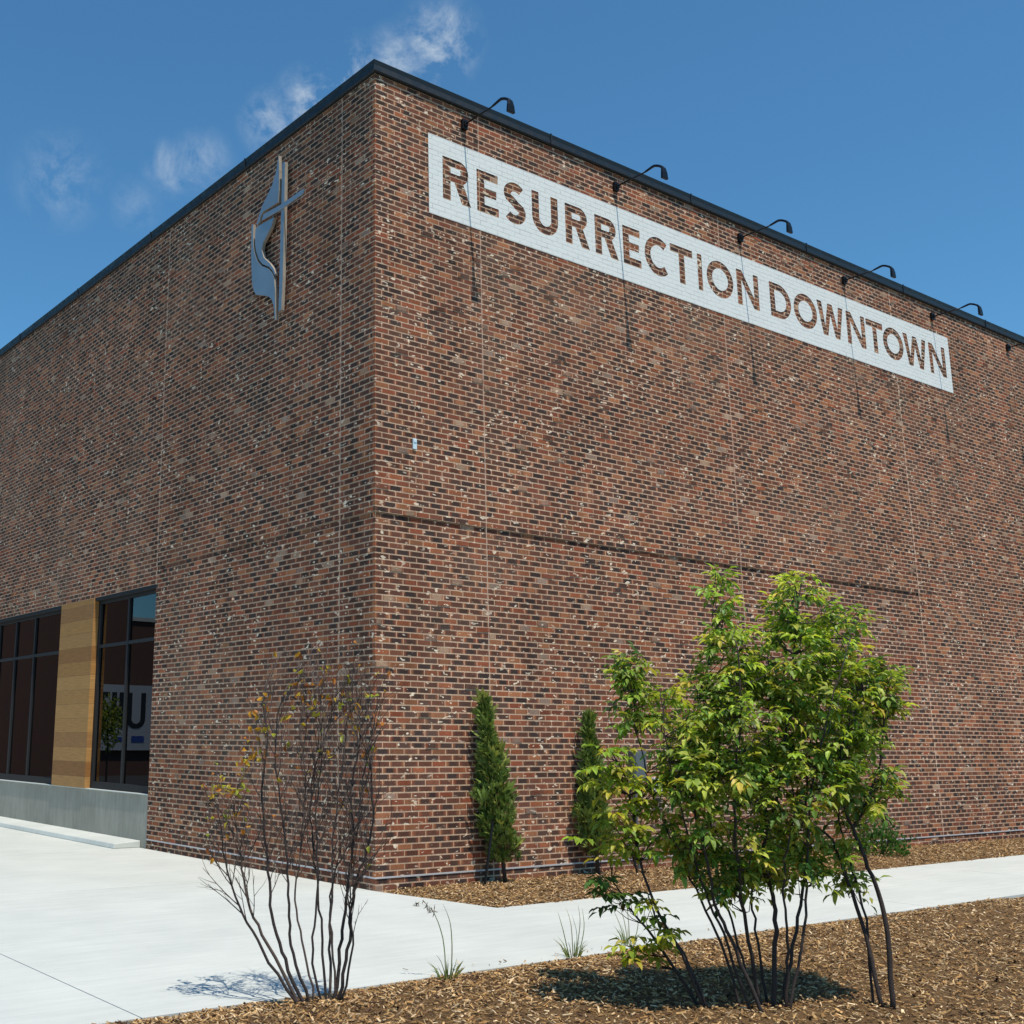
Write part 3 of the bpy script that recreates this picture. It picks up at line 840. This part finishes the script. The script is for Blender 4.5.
def compound(mb, p, d, L, pal, n_=2, Lf=.085, tint=1.0):
    """pinnate leaf: rachis direction d"""
    d = d.normalized(); side = d.cross(Vector((0, 0, 1)));
    if side.length < .1: side = Vector((1, 0, 0))
    side.normalize(); up = side.cross(d)
    col0 = random.choice(pal); col = tuple(c * tint * random.uniform(.85, 1.2) for c in col0)
    for k in range(n_):
        t = (k + .7) / (n_ + .3)
        q = p + d * L * t - Vector((0, 0, 1)) * L * .18 * t * t
        for s in (-1, 1):
            dd = (d * .55 + side * s * .8 - Vector((0, 0, .25)) + rv() * .18).normalized()
            leaflet(mb, q, dd, up, Lf * random.uniform(.7, 1.15), Lf * random.uniform(.40, .55), col)
    q = p + d * L - Vector((0, 0, 1)) * L * .18
    leaflet(mb, q, (d - Vector((0, 0, .3)) + rv() * .15).normalized(), up, Lf * 1.15, Lf * .55, col)
for (u, v, ru, rv_, dd, dr, cnt) in blobs:
    for _ in range(int(cnt * 1.9)):
        while True:
            a = Vector((random.uniform(-1, 1), random.uniform(-1, 1), random.uniform(-1, 1)))
            if a.length <= 1: break
        if random.random() < .5: a = a.normalized() * random.uniform(.7, 1)
        c = at_depth(u + a.x * ru, v + a.y * rv_, D0 + dd + a.z * dr)
        q = nearest(stem_lines, c)
        if (q - c).length > .8: continue
        mid = (q + c) / 2 + Vector((0, 0, -.04)) + rv() * .03
        tw.tube([q, mid, c], [.0045, .003, .002], 4, cap=False)
        dirn = (c - q).normalized() * .5 + Vector((0, 0, .35))
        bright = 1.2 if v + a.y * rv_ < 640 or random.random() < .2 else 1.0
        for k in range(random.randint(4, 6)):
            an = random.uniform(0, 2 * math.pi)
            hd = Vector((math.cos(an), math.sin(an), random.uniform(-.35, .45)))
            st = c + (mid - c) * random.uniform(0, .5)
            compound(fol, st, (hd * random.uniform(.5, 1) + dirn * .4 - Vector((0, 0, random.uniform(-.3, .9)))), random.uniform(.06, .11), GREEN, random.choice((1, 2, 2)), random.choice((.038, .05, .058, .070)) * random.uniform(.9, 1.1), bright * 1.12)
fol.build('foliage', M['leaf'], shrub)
tw.build('twigs', M['bark'], shrub)['kind'] = 'stuff'

# yellow-green sucker shoot standing left of the clump
r1 = on_z(706, 1000, -.12)
young = empty('young_shrub', r1, 'thin leaning young shoot with yellow green leaves left of the big leafy shrub', 'shrub')
D1 = (r1 - CAM).dot(HD)
D1 -= .35
lines = []
for s in ([(708, 1002, 0), (684, 955, 0), (660, 915, 0), (640, 860, 0), (632, 805, .05), (622, 770, .1), (606, 745, .1)],
          [(700, 1000, .05), (668, 958, .05), (648, 930, .05), (628, 905, .1), (612, 880, .1)],
          [(704, 1000, .0), (682, 955, -.05), (670, 935, -.05), (655, 915, -.05), (648, 895, -.05)]):
    pts = [at_depth(u, v, D1 + dd) for u, v, dd in s]; pts[0] = ground_it(pts[0])
    sp = subdiv(pts, 4, .005); lines.append(sp); mb = MB()
    mb.tube(sp, [.012 * (1 - .7 * k / len(sp)) for k in range(len(sp))], 6); mb.build('stem', M['bark'], young, smooth=True)
fol = MB()
YG = [(.34, .42, .05), (.26, .36, .04), (.40, .46, .06), (.20, .31, .04), (.44, .42, .05)]
DKG = [(.06, .12, .03), (.10, .17, .03), (.12, .10, .03), (.07, .14, .025)]
for (u, v, ru, rv_, cnt, pal) in ((640, 800, 34, 26, 22, YG), (612, 765, 16, 20, 12, YG), (600, 850, 22, 14, 3, YG), (645, 840, 26, 14, 10, YG), (615, 900, 20, 9, 4, DKG), (650, 910, 16, 12, 3, DKG + YG),
                                  (655, 935, 24, 10, 5, YG), (640, 950, 18, 8, 5, YG), (607, 885, 8, 12, 3, DKG)):
    for _ in range(int(cnt * 2.2)):
        a = (random.uniform(-1, 1), random.uniform(-1, 1))
        c = at_depth(u + a[0] * ru, v + a[1] * rv_, D1 + random.uniform(-.15, .15))
        q = nearest(lines, c); mb_mid = (q + c) / 2 + Vector((0, 0, -.02))
        if (q - c).length < .5:
            tw2 = MB()
            fol.tube([q, mb_mid, c], [.003, .0025, .0015], 4, col=(.06, .05, .03), cap=False)
        for k in range(2):
            an = random.uniform(0, 2 * math.pi)
            compound(fol, c, Vector((math.cos(an), math.sin(an), random.uniform(-.3, .4))), random.uniform(.06, .10), pal, random.choice((1, 2)), random.uniform(.055, .08), 1.0)
fol.build('foliage', M['leaf'], young)

# nearly bare twiggy shrub in front of the corner
r2 = on_z(322, 1003, -.12)
bare = empty('bare_shrub', r2, 'nearly leafless twiggy shrub with a few yellow leaves before the building corner', 'shrub')
D2 = (r2 - CAM).dot(HD)
rng = random.Random(11)
leafm = MB(); twm = MB()
mains = [
    [(300, 1000), (262, 950), (240, 905), (225, 860), (222, 820)],
    [(302, 1000), (268, 945), (248, 900), (240, 850), (232, 805)],
    [(306, 1002), (285, 960), (272, 915), (268, 860), (262, 800), (268, 740), (262, 700)],
    [(312, 1003), (293, 955), (288, 905), (286, 850), (278, 790), (275, 735), (285, 690)],
    [(316, 1003), (305, 950), (296, 900), (300, 850), (306, 790), (300, 730), (308, 690)],
    [(322, 1004), (312, 950), (318, 890), (316, 830), (320, 770), (322, 715), (318, 685)],
    [(326, 1004), (322, 940), (318, 890), (312, 840), (312, 780), (330, 720), (338, 690)],
    [(330, 1004), (330, 950), (332, 890), (334, 830), (342, 770), (348, 720), (352, 700)],
    [(334, 1003), (340, 950), (346, 900), (352, 850), (352, 790), (360, 740), (358, 705)],
    [(338, 1002), (348, 950), (352, 905), (360, 870), (372, 830), (372, 780), (368, 745)],
    [(336, 1002), (333, 945), (330, 895), (340, 860), (358, 820), (364, 770), (374, 730)],
    [(342, 1000), (352, 945), (350, 905), (352, 880)],
]
def twig(p, d, L, r, depth):
    n_ = max(3, int(L / .06)); pts = [p]; dd = d.normalized()
    for i in range(n_):
        dd = (dd + Vector((rng.gauss(0, .10), rng.gauss(0, .10), .07 + rng.gauss(0, .05)))).normalized()
        pts.append(pts[-1] + dd * L / n_)
    twm.tube(pts, [r * (1 - .65 * i / n_) for i in range(n_ + 1)], 4, cap=False)
    if depth > 0:
        for i in range(1, n_):
            if rng.random() < .62:
                s = dd.cross(Vector((rng.gauss(0, 1), rng.gauss(0, 1), rng.gauss(0, 1)))).normalized()
                twig(pts[i], dd * .9 + s * .65, L * rng.uniform(.35, .6), r * .55, depth - 1)
    u = pts[-1]
    return pts
YEL = [(.42, .30, .03), (.50, .26, .03), (.38, .34, .04), (.45, .18, .03), (.30, .34, .04), (.22, .08, .03)]
def lf(p, pal=YEL, L=.045):
    leaflet(leafm, p, (rv() + Vector((0, 0, -.4))).normalized(), rv(), L * random.uniform(.8, 1.3), L * .6, random.choice(pal))
for i, s in enumerate(mains):
    off = rng.uniform(-.25, .25)
    pts = [at_depth(u, v, D2 + off * (k / len(s))) for k, (u, v) in enumerate(s)]; pts[0] = ground_it(pts[0])
    sp = subdiv(pts, 5, .008); n_ = len(sp); r0 = rng.uniform(.0075, .0125)
    mb = MB(); mb.tube(sp, [r0 * (1 - .72 * k / n_) for k in range(n_)], 6)
    mb.build('stem', M['barkpale'] if i % 3 == 1 else M['bark'], bare, smooth=True)
    for k in range(int(n_ * .40), n_):
        for _q in range(rng.choice((1, 1, 2))):
            d = (sp[min(k + 1, n_ - 1)] - sp[k - 1]).normalized()
            s_ = d.cross(Vector((rng.gauss(0, 1), rng.gauss(0, 1), rng.gauss(0, .5)))).normalized()
            tp = twig(sp[k], d * .9 + s_ * .5, rng.uniform(.18, .42), .0040, 2 if rng.random() < .5 else 1)
            if k > n_ * .6 and (i in (0, 1) or rng.random() < .30):
                lf(tp[-1]); 
                if rng.random() < .5: lf(tp[len(tp) // 2])
TV = np.array(twm.v)
def snap(p):
    return Vector(TV[int(np.argmin(((TV - np.array(p)) ** 2).sum(1)))])
for (u, v, ru, rv_, cnt) in ((232, 790, 14, 13, 22), (245, 755, 16, 12, 16), (262, 720, 16, 20, 18), (300, 695, 28, 14, 20), (330, 705, 28, 18, 16), (345, 735, 18, 18, 5), (228, 815, 12, 10, 6), (268, 760, 14, 18, 6), (342, 812, 3, 3, 2)):
    for _ in range(cnt):
        lf(snap(at_depth(random.gauss(u, ru * .6), random.gauss(v, rv_ * .6), D2 + random.uniform(-.2, .2))), YEL, .05)
twm.build('twigs', M['barkpale'], bare)['kind'] = 'stuff'
leafm.build('foliage', M['leaf'], bare)

# columnar conifers by the wall
def conifer(loc, top, hw, label, seed):
    rg = random.Random(seed)
    t = empty('columnar_conifer', loc, label, 'conifer tree', 'narrow evergreens planted along the sunlit wall')
    base = Vector(loc); top = Vector(top); H = (top - base).length
    axis = top - base
    mb = MB(); mb.tube([base - Vector((0, 0, .06)), base + axis * .25, base + axis * .6, base + axis * .9], [.026, .02, .012, .005], 7)
    mb.build('trunk', M['bark'], t, smooth=True)
    f = MB()
    for _ in range(3000):
        h = rg.uniform(.10, 1.0) ** .95
        prof = hw * (math.sin(min(1, h * 1.9 + .12) * math.pi / 2) * (1 - max(0, h - .22) / .78) ** 1.05 * .95 + .02)
        prof *= 1 + .30 * mnoise.noise(Vector((h * 7, seed, 0)))
        a = rg.uniform(0, 2 * math.pi)
        prof *= 1 + 1.15 * mnoise.noise(Vector((math.cos(a) * 1.4, math.sin(a) * 1.4, h * 9 + seed)))
        r = prof * math.sqrt(rg.uniform(.12, 1.0))
        p = base + axis * h + Vector((math.cos(a) * r, math.sin(a) * r, 0))
        d = Vector((math.cos(a) * .45, math.sin(a) * .45, .8 + rg.uniform(-.3, .3))) + Vector((rg.gauss(0, .3), rg.gauss(0, .3), rg.gauss(0, .2)))
        d.normalize()
        L = rg.uniform(.035, .095) * (2.1 if rg.random() < .08 else 1); s = d.cross(Vector((rg.gauss(0, 1), rg.gauss(0, 1), rg.gauss(0, 1)))).normalized()
        g_ = rg.uniform(.7, 1.3); tipc = rg.random() < .18
        c = (.13 * g_, .205 * g_, .042 * g_) if not tipc else (.28, .33, .075)
        if h < .2 and rg.random() < .35: c = (.17, .13, .055)
        # a small spray: three narrow fingers
        for q in (-.55, 0, .55):
            dq = (d + s * q).normalized(); nn = dq.cross(s).normalized(); wv = (s * .75 + nn * .4) * L * .14
            f.add([p - wv, p + wv, p + dq * L * .65 + wv * .9, p + dq * L, p + dq * L * .65 - wv * .9], [(0, 1, 2, 3, 4)], c)
    f.build('foliage', M['conifer'], t)
    return t
c1 = on_y(506, 884, -.25); c1t = on_y(483, 697, -.18)
conifer(c1, c1t, .245, 'narrow evergreen tree leaning beside a black stake, left of the pair', 3)
c2 = on_y(598, 874, -.25); c2t = on_y(588, 717, -.18)
conifer(c2, c2t, .22, 'narrow evergreen tree partly behind the yellow green leaves, right of the pair', 9)
m = MB(); pA = on_y(484.5, 886, -.30); pB = on_y(493, 820, -.32); pA.z = -.14
m.tube([pA, (pA + pB) / 2, pB], .016, 6)
tag(m.build('tree_stake', M['black']), 'black stake leaning into the left narrow evergreen', 'stake')
m = MB(); m.tube([(3.62, -.5, -.14), (3.55, -.46, .2), (3.50, -.44, .55)], .014, 6)
tag(m.build('tree_stake', M['black']), 'black stake under the narrow evergreen behind the yellow green leaves', 'stake')

# low evergreen mounds further along the wall bed
def mound(x, y, r, h, label, seed):
    rg = random.Random(seed); t = empty('low_shrub', (x, y, -.12), label, 'shrub')
    s = MB()
    for k in range(7):
        a = rg.uniform(0, 6.28); s.tube([(x, y, -.14), (x + math.cos(a) * r * .5, y + math.sin(a) * r * .5, -.12 + h * .7)], [.012, .005], 5)
    s.build('stem', M['bark'], t)
    f = MB()
    for _ in range(900):
        v = Vector((rg.gauss(0, 1), rg.gauss(0, 1), abs(rg.gauss(0, 1)))).normalized() * rg.uniform(.5, 1)
        rr = 1 + .3 * mnoise.noise(v * 2.3 + Vector((seed, 0, 0)))
        p = Vector((x + v.x * r * rr, y + v.y * r * rr, -.10 + v.z * h * rr)); d = (v + Vector((rg.gauss(0, .4), rg.gauss(0, .4), .4))).normalized()
        k = rg.uniform(.6, 1.3)
        leaflet(f, p, d, Vector((rg.gauss(0, 1), rg.gauss(0, 1), 1)), .06, .03, (.06 * k, .15 * k, .03 * k))
    f.build('foliage', M['leaf'], t)
pm = on_z(868, 856, -.10)
mound(8.75, -.62, .42, .42, 'low dark green shrub in the mulch at the far right by the wall', 5)
mound(6.3, -.60, .26, .30, 'low dark green shrub in the mulch seen through the leafy shrub stems', 6)

# wispy grasses at the edge of the front bed
def grass(px, label, blades, seed, heads=False):
    rg = random.Random(seed); b0 = on_z(px[0], px[1], -.11)
    t = empty('ornamental_grass', b0, label, 'grass clump', 'wispy grass clumps at the front bed edge')
    Dg = (b0 - CAM).dot(HD); f = MB(); hd = MB()
    for (pts_px, wd) in blades:
        pts = [at_depth(u, v, Dg + rg.uniform(-.05, .05) * (k > 0)) for k, (u, v) in enumerate(pts_px)]
        pts[0].z = min(pts[0].z, h_front(pts[0].x, min(pts[0].y, -3.8)) - .005) if abs(pts[0].z + .11) < .08 else pts[0].z
        sp = subdiv(pts, 4, .001); n_ = len(sp)
        c = rg.choice([(.22, .25, .17), (.17, .21, .12), (.28, .29, .21), (.13, .20, .07)])
        vs = []; s = RV
        for k, p in enumerate(sp):
            ww = wd * (1 - (k / (n_ - 1)) ** 2 * .85)
            vs += [p - s * ww, p + s * ww + HD * ww * .6]
        f.add(vs, [(2 * k, 2 * k + 1, 2 * k + 3, 2 * k + 2) for k in range(n_ - 1)], c)
    for _ in range(26):
        a = rg.uniform(0, 6.28); L = rg.uniform(.06, .16); p = b0 + Vector((math.cos(a) * .05, math.sin(a) * .05, -.02)); d = Vector((math.cos(a) * .5, math.sin(a) * .5, 1)).normalized()
        s = d.cross(Vector((rg.gauss(0, 1), rg.gauss(0, 1), 0))).normalized() * .004
        f.add([p - s, p + s, p + d * L * .6 + s * .8, p + d * L + Vector((math.cos(a), math.sin(a), -.3)) * .03, p + d * L * .6 - s * .8], [(0, 1, 2, 3, 4)], rg.choice([(.14, .22, .05), (.22, .25, .08)]))
    f.build('blade', M['grass'], t)
    if heads:
        for (u, v) in heads:
            for k in range(5):
                p = at_depth(u + rg.gauss(0, 2.2), v + rg.gauss(0, 1.6), Dg); q = rv() * .022
                hd.tube([p - q, p, p + q], [.001, .0035, .001], 5)
        hd.build('seed_head', simple('dry_seed_head', (.16, .12, .09), .8), t)
grass((447, 976), 'tall thin grass with a drooping seed head at the left end of the front bed',
      [([(446, 976), (444, 945), (438, 922), (430, 908), (418, 903)], .004), ([(451, 976), (452, 945), (450, 922), (443, 904)], .0045), ([(448, 976), (441, 962), (436, 955)], .003),
       ([(446, 976), (438, 966)], .003), ([(450, 978), (455, 965), (457, 958)], .003)], 21, [(418, 904), (424, 905), (430, 909), (435, 912)])
grass((573, 954), 'pale grey green grass clump in the middle of the front bed edge',
      [([(570, 954), (563, 930), (558, 912)], .004), ([(573, 954), (571, 925), (566, 908)], .004), ([(575, 954), (580, 925), (578, 905)], .004), ([(577, 954), (584, 930), (582, 908)], .004),
       ([(570, 955), (561, 945), (553, 938)], .003), ([(568, 955), (558, 960), (552, 963)], .005), ([(574, 954), (577, 935), (572, 915)], .003), ([(578, 954), (583, 944), (588, 940)], .003)], 22)
grass((628, 942), 'grey green grass clump half hidden behind the young yellow green shoot',
      [([(628, 942), (624, 920), (617, 900)], .004), ([(630, 942), (628, 915), (625, 897)], .004), ([(626, 942), (620, 925), (611, 905)], .004), ([(632, 942), (638, 925), (636, 900)], .004)], 23)

# ------------------------------------------------------------------ across the street (seen only as a reflection in the windows)
S = empty('corner_building', (-16, 40, -.3), 'brick building across the street reflected in the dark window', 'building')
m = MB(); m.box((-15.75, 40, -.3), (-4, 48, 11)); m.box((-30, 40.002, -.3), (-15.752, 47.99, 6.9)); m.build('wall', M['facade'], S)
m = MB(); m.box((-30.1, 39.9, 6.901), (-15.76, 48.1, 7.08)); m.build('parapet_cap', M['conc'], S)
sb = empty('wall_sign', (-16, 39.9, .9), 'white sign board with large dark letters reflected in the dark window', 'sign')
m = MB(); m.box((-18.2, 39.80, .85), (-12.9, 39.88, 3.85)); m.build('board', M['sign'], sb)
for c, x, wd in (('U', -16.62, .95), ('H', -15.5, .62), ('T', -14.75, .75)):
    mb = MB(); lps = glyph(c, wd, 1.65, .24)
    me = outline_sheet([[(x + a, 1.85 + b) for a, b in lp] for lp in lps], .01, 'letter')
    me.transform(Matrix.Translation(Vector((0, 39.785, 0)) - Vector(sb.location)) @ Matrix.Rotation(math.pi / 2, 4, 'X'))
    me.materials.clear(); me.materials.append(M['letter'])
    o = bpy.data.objects.new('letter', me); COL.objects.link(o); o.parent = sb
m = MB(); m.box((-16.6, 39.775, 1.22), (-15.95, 39.795, 1.5)); m.build('blue_mark', M['blue'], sb); m = MB(); m.box((-15.5, 39.775, 1.25), (-15.05, 39.795, 1.45)); m.build('blue_mark', M['blue'], sb)
# street tree in front of it
tr = empty('street_tree', (-10.9, 31.3, -.3), 'small green street tree reflected in the dark window', 'tree')
mb = MB(); mb.tube([(-10.9, 31.3, -.3), (-10.9, 31.3, 1.0), (-10.85, 31.35, 2.6)], [.05, .04, .02], 7); mb.build('trunk', M['bark'], tr)
f = MB()
for _ in range(900):
    v = rv() * random.uniform(.3, 1) ; p = Vector((-10.9 + v.x * .55, 31.3 + v.y * .55, 2.0 + v.z * 1.1))
    leaflet(f, p, rv(), rv(), .13, .07, random.choice(GREEN))
f.build('crown', M['leaf'], tr)
